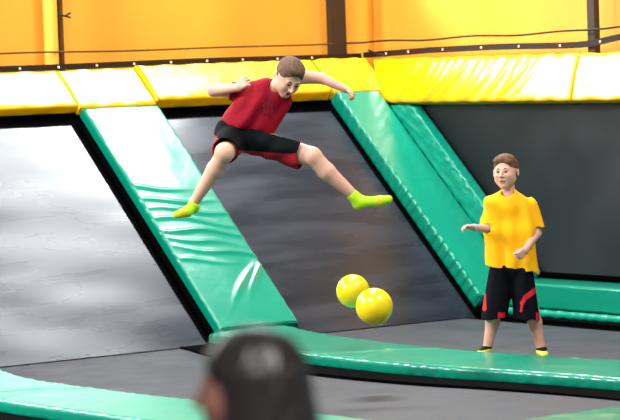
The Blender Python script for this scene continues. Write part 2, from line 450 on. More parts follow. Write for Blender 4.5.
# ledge at the foot of the end wall
PL = lambda l, ww, n: W(2.53 - n, l, ww)
def wrl(l, f, z):
    if z == 'top': return 0.004 * math.sin(math.pi * f) + 0.004 * nz(l * 2, f * 2, 7)
    return 0.006 * nz(l * 3, f * 2, 3) + 0.003 * nz(l * 16, f, 1)
pad_thing('ledge_pad', 'tall green padded ledge along the foot of the upright wall, behind the boy in yellow', None,
          soft_pad(PL, -0.10, -4.2, const(0.035), const(0.245), 0.41, wrl, 120, 30, r=0.02), M['green_vinyl'])
def wrs(l, f, z):
    p = 0.004 * math.sin(l * 44 + 9 * nz(l * 2.5, 1, 1)) + 0.006 * nz(l * 16, 1, 1)
    return p if z != 'x' else 0
bs = MB(); bs.box(W(1.90, -4.2, ZB - 0.06), E1 * 0.6, E2 * 4.05, EZ * 0.075)
pad_thing('step_pad', 'low crinkled pale green strip on the floor in front of the padded ledge', None,
          soft_pad(lambda l, ww, n: W(2.11 - n, l, ww), -0.10, -4.2, const(-0.02), const(0.034), 0.09, wrs, 300, 10, r=0.022), M['green_vinyl_soft'],
          [('black_skirt', bs, M['black_frame'])])

# ------------------------------------------------------------------ yellow pads along the top
def yel(label, P, l0, l1, w0, w1, t, seed, wr=None, amp=0.006):
    def g(l, f, z):
        if wr and z == 'top': return wr(l, f)
        if z == 'top': return amp * nz(l * 2 + seed, f * 2, seed) + 0.008 * math.sin(math.pi * f)
        return 0.005 * nz(l * 9 + seed, f, 1) + 0.004 * math.sin(l * 22 + 4 * nz(l * 2, seed, 0))
    v, f = soft_pad(P, l0, l1, const(w0), const(w1), t, g, 100, 24, r=0.02)
    root = pad_thing('top_pad', label, 'yellow pads along the wall tops', (v, f), M['yellow_vinyl'])
    # the piping strip on the lower face
    return root
PY = lambda l, ww, n: PA(l, ww, n)
yel('yellow top pad at the far left edge, bleached nearly white by glare', PY, -3.7, -0.76, 2.74, 3.19, 0.10, 1)
yel('short yellow top pad capping the left green wall pad, bleached white by glare', PY, -0.75, 0.02, 2.715, 3.19, 0.10, 2)
yel('yellow top pad behind the jumping boy', PY, 0.03, 1.93, 2.75, 3.19, 0.12, 3)
yel('short plain yellow top pad above the smooth green corner pad', PY, 1.94, 2.54, 2.74, 3.19, 0.12, 4)
# end wall: leaning slightly back
LEAN = math.radians(17)
UPB = EZ * math.cos(LEAN) + E1 * math.sin(LEAN); NB = -E1 * math.cos(LEAN) + EZ * math.sin(LEAN)
PYB = lambda l, ww, n: W(2.54, l + 0.75 * ww * min(1, max(0, (l - 1.4) / 0.6)), 1.74) + UPB * ww + NB * n
rd = random.Random(5)
folds = [(0.1 + 0.135 * k + rd.uniform(-0.03, 0.03), rd.uniform(0.22, 0.42), rd.uniform(0.018, 0.035), rd.uniform(0.010, 0.020)) for k in range(17)]
def wrD(l, f):
    d = 0.008 * math.sin(math.pi * f)
    for (p, sl, wd, am) in folds:
        x = (2.1 - l) - p - sl * (1 - f) * -1 * 1.0
        d += am * ridge(x - 0.05 * math.sin(3 * f), wd) * math.sin(math.pi * min(1, max(0, f * 0.95 + 0.05))) ** 0.6
    return d
yel('long creased yellow top pad right of centre with diagonal folds', PYB, 1.95, -0.62, -0.01, 0.40, 0.12, 6, wrD)
yel('yellow top pad at the right edge, bleached white by glare', PYB, -0.64, -3.9, -0.01, 0.40, 0.12, 7)

# ------------------------------------------------------------------ tarpaulin, posts, straps
def tarp_h(seed):
    return lambda a, b: 0.05 * nz(a * 0.7 + seed, b * 0.35, seed) + 0.012 * nz(a * 3 + seed, b * 0.8, 2)
v, f = grid_sheet(lambda a, b, n: W(a, 2.72 - n, b), -6.0, 2.95, 2.0, 3.05, 90, 30, 0.01, tarp_h(1))
tag(mesh_obj('tarpaulin', v, f, M['tarp_orange']), 'orange yellow tarpaulin screen above the inclined wall, left of the corner post', 'tarpaulin', 'tarpaulin screens')
v, f = grid_sheet(lambda a, b, n: W(2.96 - n, a, b), -4.2, 2.90, 2.0, 3.05, 70, 30, 0.01, tarp_h(8))
tag(mesh_obj('tarpaulin', v, f, M['tarp_orange']), 'orange tarpaulin screen above the upright wall, right of the corner post', 'tarpaulin', 'tarpaulin screens')
def post(label, c, ax, ay, wx, wy, mt, z0=2.02, z1=3.2, mts=None):
    root = empty('post', c + EZ * z0, label, 'post', 'posts on the wall tops')
    m_ = MB(); m_.box(c - ax * wx / 2 - ay * wy / 2 + EZ * z0, ax * wx, ay * wy, EZ * (z1 - z0))
    m_.build('upright', mt, root)
    k = MB(); k.box(c - ax * (wx / 2 + 0.02) - ay * (wy / 2 + 0.02) + EZ * (z0 - 0.01), ax * (wx + 0.04), ay * (wy + 0.04), EZ * 0.03)
    k.build('foot_plate', M['post_dark'], root)
    return root
post('thick dark brown post at the corner, above the boy\'s outstretched hand', W(2.395, 2.56), E1, E2, 0.165, 0.08, M['post_dark'])
post('slim dark post on the right, where the yellow end pads meet', W(2.72, -0.62), E2, E1, 0.09, 0.06, M['post_dark'])
root = empty('padded_post', W(-0.63, 2.56, 2.0), 'round post wrapped in yellow orange vinyl at upper left', 'post')
m_ = MB(); m_.tube([W(-0.655, 2.58, 2.0 + 0.1 * k) for k in range(13)], 0.062, 20); m_.build('vinyl_sleeve', M['post_yellow'], root, True)
m_ = MB(); m_.box(W(-0.585, 2.54, 2.0), E1 * 0.035, E2 * 0.04, EZ * 1.2); m_.build('steel_upright', M['rope_brown'], root)
m_ = MB(); m_.tube([W(-0.62, 2.50, 2.64), W(-0.56, 2.49, 2.625), W(-0.50, 2.50, 2.65)], 0.009, 8)
m_.tube([W(-0.56, 2.49, 2.625), W(-0.50, 2.50, 2.61)], 0.008, 8); m_.build('cord_tie', M['strap_black'], root, True)

def strap(label, P, a0, a1, zf, n, gs, h=0.027):
    root = empty('strap', P((a0 + a1) / 2, zf((a0 + a1) / 2), 0), label, 'strap', 'grommeted black straps')
    v = []; f = []
    for i in range(n + 1):
        a = a0 + (a1 - a0) * i / n; z = zf(a)
        v += [P(a, z - h, 0), P(a, z + h, 0), P(a, z + h, 0.012), P(a, z - h, 0.012)]
    for i in range(n):
        for k in range(4):
            f.append((i * 4 + k, i * 4 + (k + 1) % 4, (i + 1) * 4 + (k + 1) % 4, (i + 1) * 4 + k))
    f.append((0, 1, 2, 3)); f.append((n * 4 + 3, n * 4 + 2, n * 4 + 1, n * 4))
    mesh_obj('webbing', v, f, M['strap_black'], root, False)
    g0 = None
    for a in gs:
        m2 = MB(); c = P(a, zf(a), 0.014)
        ring = [c + (P(1, 0, 0) - P(0, 0, 0)) * 0.007 * math.cos(t) + EZ * 0.007 * math.sin(t) for t in [2 * math.pi * k / 12 for k in range(12)]]
        m2.tube(ring, 0.0045, 6, closed=True)
        m2.build('grommet', M['steel_white'], root, True)
    return root
PSa = lambda a, z, n: W(a, 2.50 - n, z)
PSb = lambda a, z, n: W(2.66 - n, a, z)
strap('long black strap with white grommets below the left tarpaulin', PSa, -3.7, 2.62, lambda a: 2.19 + 0.004 * math.sin(a * 2), 60,
      [-1.03 + 0.385 * k for k in range(-6, 9)])
strap('black strap with white grommets below the right tarpaulin', PSb, 2.5, -4.0,
      lambda a: 2.225 - 0.035 * min(1, max(0, a - 1.5)) + 0.055 * ridge(a + 1.1, 0.35) + 0.004 * math.sin(a * 3), 80, [2.15, 1.82, 1.32, 0.78, 0.27, -0.27, -0.78, -1.3, -1.8, -2.3])
rp = MB(); rp.tube([W(-3.7 + 0.12 * k, 2.50, 2.315 + 0.006 * math.sin(k * 0.35) - 0.010 * ridge(-3.7 + .12 * k - 1.2, 0.8)) for k in range(51)], 0.008, 8)
tag(rp.build('rope', M['rope_brown'], None, True), 'thin dark rope across the left tarpaulin, above its strap', 'rope', 'ropes across the tarpaulins')
rp = MB(); rp.tube([W(2.46 + 0.04 * k, 2.51, 2.31) for k in range(4)] + [W(2.62, 2.45 - 0.12 * k, 2.31 + 0.03 * k / 26 + 0.008 * math.sin(k * 0.6) + 0.03 * ridge(2.45 - .12 * k + 1.2, 0.4)) for k in range(52)], 0.009, 8)
tag(rp.build('rope', M['strap_black'], None, True), 'wavy dark rope across the right tarpaulin, above its strap', 'rope', 'ropes across the tarpaulins')
# short tie cords at the corner post
t_ = MB(); t_.tube([W(2.62, 2.38, 2.24), W(2.62, 2.25, 2.20), W(2.62, 2.12, 2.18)], 0.010, 8)
tag(t_.build('tie_cord', M['strap_black'], None, True), 'short black cord tied at the foot of the corner post', 'cord')

# ------------------------------------------------------------------ balls
def ball(label, c, r, roll):
    root = empty('dodgeball', c - EZ * r, label, 'ball', 'yellow balls in mid-air')
    m_ = MB(); m_.sphere(c, r, r, r, nu=64, nv=40); m_.build('ball_skin', M['ball_yellow'], root, True)
    d = V3((math.cos(roll), -0.55, math.sin(roll))).normalized()
    m_ = MB(); m_.sphere(c + d * (r * 0.992), 0.006, 0.006, 0.006, nu=10, nv=8); m_.build('valve', M['valve'], root, True)
ball('bright yellow ball higher and further left of the pair', J(353, 291, 21.5), 0.124, 3.6)
ball('bright yellow ball lower right, overlapping the other one', J(374.3, 306.5, 19.6), 0.126, -0.9)
#PEOPLE#
# ------------------------------------------------------------------ figures: implicit surfaces meshed with surface nets
def smin(a, b, k):
    h = np.clip(0.5 + 0.5 * (b - a) / k, 0, 1)
    return b * (1 - h) + a * h - k * h * (1 - h)
def P3(p): return np.array((p[0], p[1], p[2]), dtype=np.float32)
class Cap:      # tapered capsule, optional clip planes (point, outward normal)
    def __init__(s, a, b, ra, rb=None, k=0.02, clips=(), sub=False, mode=0):
        s.a, s.b, s.ra, s.rb, s.k, s.clips, s.sub = P3(a), P3(b), ra, (ra if rb is None else rb), k, [(P3(p), P3(V3(n).normalized())) for p, n in clips], sub
    def box(s):
        m = max(s.ra, s.rb) + s.k + 0.02
        return np.minimum(s.a, s.b) - m, np.maximum(s.a, s.b) + m
    def ev(s, X, Y, Z, off=0.0, ext=0.0):
        d = s.b - s.a; L = float((d * d).sum()) + 1e-12
        px, py, pz = X - s.a[0], Y - s.a[1], Z - s.a[2]
        t = np.clip((px * d[0] + py * d[1] + pz * d[2]) / L, 0, 1)
        q = np.sqrt((px - d[0] * t) ** 2 + (py - d[1] * t) ** 2 + (pz - d[2] * t) ** 2) - (s.ra + (s.rb - s.ra) * t) + off
        for p, n in s.clips:
            q = np.maximum(q, (X - p[0]) * n[0] + (Y - p[1]) * n[1] + (Z - p[2]) * n[2] - ext)
        return q
class Ell:
    def __init__(s, c, r, R=None, k=0.02, sub=False):
        s.c, s.r, s.k, s.sub, s.clips = P3(c), P3(r), k, sub, []
        s.R = [P3(v) for v in (R or (V3((1, 0, 0)), V3((0, 1, 0)), V3((0, 0, 1))))]
    def box(s):
        m = float(max(s.r)) + s.k + 0.02
        return s.c - m, s.c + m
    def ev(s, X, Y, Z, off=0.0, ext=0.0):
        px, py, pz = X - s.c[0], Y - s.c[1], Z - s.c[2]
        k0 = 0; k1 = 0
        for i in range(3):
            q = px * s.R[i][0] + py * s.R[i][1] + pz * s.R[i][2]
            r = max(0.002, float(s.r[i]) - off)
            k0 = k0 + (q / r) ** 2; k1 = k1 + (q / (r * r)) ** 2
        k0 = np.sqrt(k0); k1 = np.sqrt(k1) + 1e-9
        return k0 * (k0 - 1) / k1
def field(prims, h, shell=0.0, fold=None, clips=()):
    lo = np.min([p.box()[0] for p in prims if not p.sub], axis=0); hi = np.max([p.box()[1] for p in prims if not p.sub], axis=0)
    n = np.ceil((hi - lo) / h).astype(int) + 2
    ax = [lo[i] + h * np.arange(n[i], dtype=np.float32) for i in range(3)]
    def ev_all(off, ext):
        D = np.full(tuple(n), 0.3, dtype=np.float32)
        for p in prims:
            a, b = p.box()
            i0 = np.maximum(((a - lo) / h).astype(int), 0); i1 = np.minimum(np.ceil((b - lo) / h).astype(int) + 1, n)
            if (i1 <= i0).any(): continue
            sl = tuple(slice(i0[i], i1[i]) for i in range(3))
            X, Y, Z = np.meshgrid(ax[0][sl[0]], ax[1][sl[1]], ax[2][sl[2]], indexing='ij', sparse=True)
            q = p.ev(X, Y, Z, off, ext)
            if p.sub: D[sl] = -smin(-D[sl], q, p.k)
            else: D[sl] = smin(D[sl], q, p.k)
        return D
    D = ev_all(0, 0)
    if fold is not None or clips:
        X, Y, Z = np.meshgrid(*ax, indexing='ij', sparse=True)
    W_ = fold(X, Y, Z) if fold is not None else 0
    D = D + W_
    if shell: D = np.maximum(D, -(ev_all(shell, 0.05) + W_))
    for p, nn in clips:
        nn = V3(nn).normalized()
        D = np.maximum(D, (X - p[0]) * nn[0] + (Y - p[1]) * nn[1] + (Z - p[2]) * nn[2])
    return D, lo, h
def surface_nets(D, lo, h):
    inside = D < 0
    s = inside[:-1, :-1, :-1].astype(np.int8)
    cnt = np.zeros(s.shape, np.int8)
    for i in (0, 1):
        for j in (0, 1):
            for k in (0, 1):
                cnt += inside[i:i + s.shape[0], j:j + s.shape[1], k:k + s.shape[2]]
    act = np.argwhere((cnt > 0) & (cnt < 8))
    vid = np.full(s.shape, -1, np.int32); vid[tuple(act.T)] = np.arange(len(act))
    acc = np.zeros((len(act), 3)); num = np.zeros(len(act))
    corners = [(i, j, k) for i in (0, 1) for j in (0, 1) for k in (0, 1)]
    for c in corners:
        for axx in range(3):
            if c[axx]: continue
            c2 = list(c); c2[axx] = 1
            a = D[tuple((act + c).T)]; b = D[tuple((act + c2).T)]
            m = (a < 0) != (b < 0)
            t = np.where(m, a / np.where(m, a - b, 1), 0)
            pt = np.tile(np.array(c, float), (len(act), 1)); pt[:, axx] += t
            acc[m] += pt[m]; num[m] += 1
    v = lo + h * (act + acc / num[:, None])
    faces = []
    for axx in range(3):
        o = [i for i in range(3) if i != axx]
        sl0 = [slice(1, -1)] * 3; sl1 = [slice(1, -1)] * 3
        sl0[axx] = slice(0, -1); sl1[axx] = slice(1, None)
        A = inside[tuple(sl0)]; B = inside[tuple(sl1)]
        e = np.argwhere(A != B)
        flip = A[tuple(e.T)]
        e = e + 1; e[:, axx] -= 1
        q = []
        for d1, d2 in ((0, 0), (1, 0), (1, 1), (0, 1)):
            f = e.copy(); f[:, o[0]] -= d1; f[:, o[1]] -= d2
            q.append(vid[tuple(f.T)])
        q = np.stack(q, 1)
        if axx == 1: flip = ~flip
        q[~flip] = q[~flip][:, ::-1]
        faces.append(q)
    faces = np.concatenate(faces)
    faces = faces[(faces >= 0).all(1)]
    return v, faces
def sdf_obj(name, prims, h, mats, parent, color=None, shell=0.0, fold=None, clips=(), smooth=2):
    D, lo, hh = field(prims, h, shell, fold, clips)
    v, f = surface_nets(D, lo, hh)
    for _ in range(smooth):                       # light relaxation
        acc = np.zeros_like(v); n = np.zeros(len(v))
        for k in range(4):
            a, b = f[:, k], f[:, (k + 1) % 4]
            np.add.at(acc, a, v[b]); np.add.at(n, a, 1); np.add.at(acc, b, v[a]); np.add.at(n, b, 1)
        v = v * 0.5 + 0.5 * acc / np.maximum(n, 1)[:, None]
    idx = None
    if color is not None:
        cen = v[f].mean(1); idx = color(cen).astype(int).tolist()
    off = V3((0, 0, 0)); p = parent
    while p is not None: off = off + V3(p.location); p = p.parent
    me = bpy.data.meshes.new(name)
    me.from_pydata((v - np.array(off)).tolist(), [], f.tolist())
    for m_ in mats: me.materials.append(m_)
    if idx is not None: me.polygons.foreach_set('material_index', idx)
    me.polygons.foreach_set('use_smooth', [True] * len(me.polygons)); me.update()
    o = bpy.data.objects.new(name, me); C.objects.link(o)
    if parent is None:
        return o
    o.parent = parent
    return o

def frame(f, up):
    f = V3(f).normalized(); r = V3(up).normalized().cross(f).normalized(); u = f.cross(r).normalized()
    return r, u, f            # r: the figure's own left side when f is where it faces
def head_prims(c, R, H, mouth=0.0):
    r, u, f = R
    def p(x, y, z): return c + (r * x + u * y + f * z) * H
    L = lambda *a: Cap(*a)
    RR = [r, u, f]
    out = [Ell(p(0, .13, -.07), (.342 * H, .35 * H, .39 * H), RR, .02 * H),
           Ell(p(0, -.13, .09), (.315 * H, .335 * H, .28 * H), RR, .10 * H),
           Cap(p(-.03, -.40, .225), p(.03, -.40, .225), .085 * H, None, .10 * H),
           Cap(p(-.235, -.22, .02), p(0, -.385, .20), .085 * H, .07 * H, .08 * H),
           Cap(p(.235, -.22, .02), p(0, -.385, .20), .085 * H, .07 * H, .08 * H),
           Cap(p(-.15, .075, .315), p(.15, .075, .315), .035 * H, None, .06 * H),
           Ell(p(.15, -.10, .26), (.09 * H,) * 3, RR, .07 * H), Ell(p(-.15, -.10, .26), (.09 * H,) * 3, RR, .07 * H),
           Ell(p(.125, .005, .42), (.075 * H, .05 * H, .075 * H), RR, .04 * H, True), Ell(p(-.125, .005, .42), (.075 * H, .05 * H, .075 * H), RR, .04 * H, True),
           Cap(p(0, .04, .35), p(0, -.11, .455), .026 * H, .042 * H, .04 * H),
           Cap(p(-.05, -.13, .40), p(.05, -.13, .40), .032 * H, None, .02 * H),
           Cap(p(-.055, -.245, .355), p(.055, -.245, .355), .022 * H, None, .03 * H),
           Cap(p(-.055, -.295, .345), p(.055, -.295, .345), .026 * H, None, .03 * H)]
    if mouth: out.append(Ell(p(0, -.27, .385), (.06 * H, mouth * H, .06 * H), RR, .008 * H, True))
    for sx in (-1, 1):
        out.append(Ell(p(.368 * sx, -.03, -.07), (.035 * H, .115 * H, .07 * H), [(r * .9 - f * .35 * sx).normalized(), u, (f * .9 + r * .35 * sx).normalized()], .012 * H))
        out.append(Ell(p(.41 * sx, -.02, -.03), (.025 * H, .07 * H, .04 * H), [r, u, f], .012 * H, True))
    return out
def face_bits(root, c, R, H, ir=M['iris']):
    r, u, f = R
    def p(x, y, z): return c + (r * x + u * y + f * z) * H
    for sx in (-1, 1):
        m_ = MB(); m_.sphere(p(.125 * sx, .005, .315), .056 * H, .034 * H, .05 * H, r, u, f, 20, 14)
        e = m_.build('eye', M['eye_white_shaded'], root, True)
        m_ = MB(); m_.sphere(p(.12 * sx, .003, .352), .034 * H, .031 * H, .018 * H, r, u, f, 16, 10)
        m_.build('iris', ir, e, True)
        m_ = MB(); m_.tube([p(.06 * sx, .085, .350), p(.12 * sx, .105, .343), p(.19 * sx, .088, .300)], [.014 * H, .018 * H, .010 * H], 8)
        m_.build('eyebrow', M['brow'], root, True)
def hand_prims(wr, d, n, s, curl=(50, 60, 55, 50), size=1.0, thumb_in=0.5):
    """wr wrist, d towards knuckles, n palm normal (fingers curl this way), s = lateral vector towards the thumb"""
    d = V3(d).normalized(); n = (V3(n) - d * V3(n).dot(d)).normalized(); s = V3(s); s = (s - d * s.dot(d) - n * s.dot(n)).normalized()
    z = size
    out = []
    for q in (-0.5, 0, 0.5):
        out.append(Cap(wr + s * q * .034 * z, wr + d * .062 * z + s * q * .050 * z, .015 * z, .0125 * z, .012))
    for i, (off, ln) in enumerate(((.030, .88), (.010, 1.0), (-.011, .93), (-.030, .74))):
        p = wr + d * (.066 - .004 * abs(i - 1)) * z + s * off * z
        a = 0.0; dirv = d
        cr = math.radians(curl[i])
        for j, l in enumerate((.030, .019, .015)):
            a += cr * (0.6 if j == 0 else 0.85)
            dv = (d * math.cos(a) + n * math.sin(a)) + s * off * 1.2
            q = p + dv.normalized() * l * ln * z * 1.05
            out.append(Cap(p, q, (.0082 - .0007 * j) * z, (.0078 - .0008 * j) * z, .003)); p = q
    p = wr + d * .018 * z + s * .020 * z
    q1 = p + (d * .6 + s * (.85 - .5 * thumb_in) + n * .35 * thumb_in).normalized() * .036 * z
    q2 = q1 + (d * .85 + s * (.45 - .6 * thumb_in) + n * .5 * thumb_in).normalized() * .026 * z
    out += [Cap(p, q1, .014 * z, .0095 * z, .008), Cap(q1, q2, .0092 * z, .0075 * z, .003)]
    return out
def folds(amp, ax, k, seed):
    ax = V3(ax).normalized()
    def g(X, Y, Z):
        t = X * ax.x + Y * ax.y + Z * ax.z
        return amp * (np.sin(t * k + 2.0 * np.sin(X * 11 + seed) + 1.6 * np.sin(Z * 9 + seed * 2)) * (0.6 + 0.4 * np.sin(X * 17 + Y * 13 + seed * 3)))
    return g
def plane_side(cen, p, n):
    n = V3(n).normalized(); return (cen - np.array(p)) @ np.array(n)

RT, UP, FW = c_right, c_up, fwd
TO = -FW                        # towards the camera
# ================================================================== boy in yellow
def boy_yellow():
    D0 = 21.0
    def Q(x, y, o=0.0): return J(x, y, D0 + o)
    root = empty('person', J(514, 356, D0), 'boy in yellow shirt and long black shorts standing on the floor trampoline', 'person')
    H = .247
    hf = (TO * 0.93 - RT * 0.38 - EZ * 0.04)
    R = frame(hf, EZ + RT * -0.02)
    hc = Q(505.5, 171.8, 0.0)
    body = head_prims(hc, R, H, 0.012)
    body += [Cap(Q(507.5, 182, .03), Q(509, 199, .03), .047, .052, .02)]
    # torso
    for sx in (-1, 1):
        body += [Cap(Q(510 + 13 * sx, 207, .02), Q(510 + 9 * sx, 235, .02), .046, .052, .03),
                 Cap(Q(510 + 9 * sx, 235, .02), Q(511 + 10 * sx, 268, .02), .052, .062, .03)]
    # legs: hips -> knees -> ankles -> feet
    for (hx, kx, ky, ax, ay, tx, ty, ko, ao) in ((501, 495, 311, 487.0, 348.5, 480.5, 351.5, -.0, .03), (521, 532, 311, 541.5, 349.5, 544.5, 352.5, .0, .05)):
        body += [Cap(Q(hx, 276, .03), Q(kx, ky, ko), .060, .050, .01),
                 Cap(Q(kx, ky, ko), Q(kx * .7 + ax * .3, ky * .7 + ay * .3, ko + .03), .049, .050, .02),
                 Cap(Q(kx * .7 + ax * .3, ky * .7 + ay * .3, ko + .03), Q(ax, ay, ao), .050, .031, .02),
                 Cap(Q(ax, ay + 1, ao + .02), Q(tx, ty + 2.0, ao - .10), .028, .022, .02)]
    # his right arm (image left): forearm reaching out
    sL, eL, wL = Q(490, 204, .02), Q(487.5, 228.5, -.01), Q(472.5, 227.5, -.12)
    body += [Cap(sL, eL, .032, .032, .01), Cap(eL, wL, .033, .022, .015)]
    body += hand_prims(wL, (Q(464.5, 226.0, -.16) - wL), EZ * -1 + TO * .3, TO * 0.8 + EZ * .5, (35, 45, 55, 60), .92, .4)
    # his left arm (image right): elbow out, hand in front of hem
    sR, eR, wR = Q(531, 205, .02), Q(536.5, 233.0, .03), Q(525.0, 250.5, -.13)
    body += [Cap(sR, eR, .038, .036, .02), Cap(eR, wR, .036, .023, .015)]
    body += hand_prims(wR, (Q(519, 256.5, -.16) - wR), -RT * .6 + FW * .6, TO * 0.6 + EZ * .6 - RT * .5, (60, 70, 75, 80), .92, .8)
    mouth = hc + (R[1] * -.27 + R[2] * .37) * H
    def col(cen):
        q = cen - np.array(mouth)
        x = q @ np.array(R[0]); y = q @ np.array(R[1]); z = q @ np.array(R[2])
        return np.where(((x / (.085 * H)) ** 2 + (y / (.05 * H)) ** 2 < 1) & (np.abs(z) < .2 * H), np.where(np.abs(y) < .013 * H, 2, 1), 0)
    sdf_obj('body', body, .0042, [M['skin_b'], M['lips'], M['mouth_dark']], root, col)
    face_bits(root, hc, R, H)
    # hair: short crop with side-swept top
    def p(x, y, z): return hc + (R[0] * x + R[1] * y + R[2] * z) * H
    hair = [Ell(p(0, .155, -.085), (.358 * H, .355 * H, .415 * H), list(R), .02), Ell(p(.02, .39, .08), (.25 * H, .13 * H, .25 * H), list(R), .03),
            Ell(p(-.16, .33, .16), (.14 * H, .10 * H, .16 * H), list(R), .02), Ell(p(.15, .30, .20), (.13 * H, .07 * H, .10 * H), list(R), .02)]
    hair.append(Ell(p(0, -.12, .34), (.295 * H, .395 * H, .36 * H), list(R), .012, True))
    hair.append(Ell(p(0, -.50, -.1), (.5 * H, .36 * H, .5 * H), list(R), .01, True))
    for sx in (-1, 1): hair.append(Ell(p(.36 * sx, -.06, .0), (.10 * H, .14 * H, .12 * H), list(R), .01, True))
    hfold = lambda X, Y, Z: .0022 * np.sin(X * 260 + 3 * np.sin(Z * 120)) * np.sin(Y * 210 + Z * 170)
    sdf_obj('hair', hair, .004, [M['hair_tan']], root, None, 0, hfold)
    # shirt
    sh = []
    hem = (Q(514, 269.0), -EZ - RT * .20)
    for sx in (-1, 0, 1):
        sh += [Cap(Q(509.5 + 14 * sx, 204.5 - 1.5 * (sx == 0), .02), Q(510.5 + 15 * sx, 232, .01), .064, .064, .05),
               Cap(Q(510.5 + 15 * sx, 232, .01), Q(512 + 16.5 * sx, 278, .01), .064, .070, .05, [hem])]
    sh += [Cap(Q(499, 200, .03), Q(519, 200.5, .03), .056, .056, .03), Cap(Q(508, 196, .03), Q(509, 206, .03), .062, .08, .05)]
    sl1, sl2 = Q(487.0, 223.5, .0), Q(538.5, 227.5, .03)
    sh += [Cap(sL - UP * .008, Q(488.0, 232, .0), .054, .054, .03, [(sl1, -EZ - RT * .12)]),
           Cap(sR - UP * .012 - RT * .008, Q(538.0, 236, .03), .052, .060, .03, [(sl2, -EZ + RT * .35)])]
    sh.append(Cap(Q(507.6, 180, .01), Q(508.0, 190.0, -.02), .048, .050, .008, (), True))
    sdf_obj('t_shirt', sh, .0048, [M['shirt_yellow']], root, None, .010, folds(.011, RT + EZ * .45, 46, 1.0))
    # shorts
    so = []
    for sx, kx in ((-1, 493.5), (1, 527.0)):
        hemp = Q(kx, 319.0 if sx > 0 else 318.0)
        so += [Cap(Q(511 + 10.5 * sx, 272, .03), Q(kx + 0.5 * sx, 326, -.02), .084, .096, .03, [(hemp, -EZ + RT * .06 * -sx)])]
    so += [Cap(Q(504, 270, .03), Q(518, 270, .03), .072, None, .04)]
    top = Q(511, 264)
    ck = [np.array(Q(x, y)) for x, y in ((536.5, 287), (523, 299), (521.5, 312))]
    r_, u_ = np.array(RT), np.array(UP); cam0 = np.array((0, 0, CAM_H)); f_ = np.array(FW)
    def pix(cen):
        q = cen - cam0; z = q @ f_
        return (q @ r_), (q @ u_), z
    def px2(cen, ref):
        q = cen - np.array(ref)
        return q @ r_, q @ u_
    def colS(cen):
        x, u, z = pix(cen); X = 310 + 2900 * x / z; Y = 210 - 2900 * u / z
        front = z < D0 + .03
        def seg(x0, y0, x1, y1, w):
            dx, dy = x1 - x0, y1 - y0; t = np.clip(((X - x0) * dx + (Y - y0) * dy) / (dx * dx + dy * dy), 0, 1)
            return np.hypot(X - x0 - dx * t, Y - y0 - dy * t) < w
        m = seg(540, 287, 526, 297, 2.6) | seg(526, 297, 522, 303, 2.0) | seg(522, 303, 521, 311, 1.2)
        m |= seg(484, 295, 484.5, 309, 2.0) | ((X > 498) & (X < 505) & (Y > 312.5)) | ((X > 536) & (Y > 312.5))
        m &= front
        return m.astype(int)
    sdf_obj('shorts', so, .0045, [M['shorts_navy'], M['shorts_crimson']], root, colS, .009, folds(.005, RT, 50, 2.0),
            [(top, EZ)])
    # socks and wristband
    for (ax, ay, tx, ty, ao) in ((487.0, 348.5, 480.5, 351.5, .03), (541.5, 349.5, 544.5, 352.5, .05)):
        A = Q(ax, ay - 2, ao)
        sk = [Cap(A, Q(ax, ay + 1, ao + .02), .036, .035, .015, [(Q(ax, ay - 2.2, ao), EZ)]), Cap(Q(ax, ay + 1, ao + .02), Q(tx, ty + 2.0, ao - .10), .035, .029, .02),
              Cap(Q(ax, ay + 2.0, ao + .04), Q(ax, ay + 2.0, ao + .02), .030, None, .02)]
        cuffz = Q(ax, ay + 0.3, ao).z
        sdf_obj('sock', sk, .004, [M['sock_yellow'], M['sock_cuff']], root, lambda cen, cz=cuffz: (cen[:, 2] > cz).astype(int))
    ma = (wL - eL).normalized(); m_ = MB(); m_.tube([wL - ma * .028, wL - ma * .010], .028, 24); m_.build('wristband', M['wristband'], root, True)
boy_yellow()

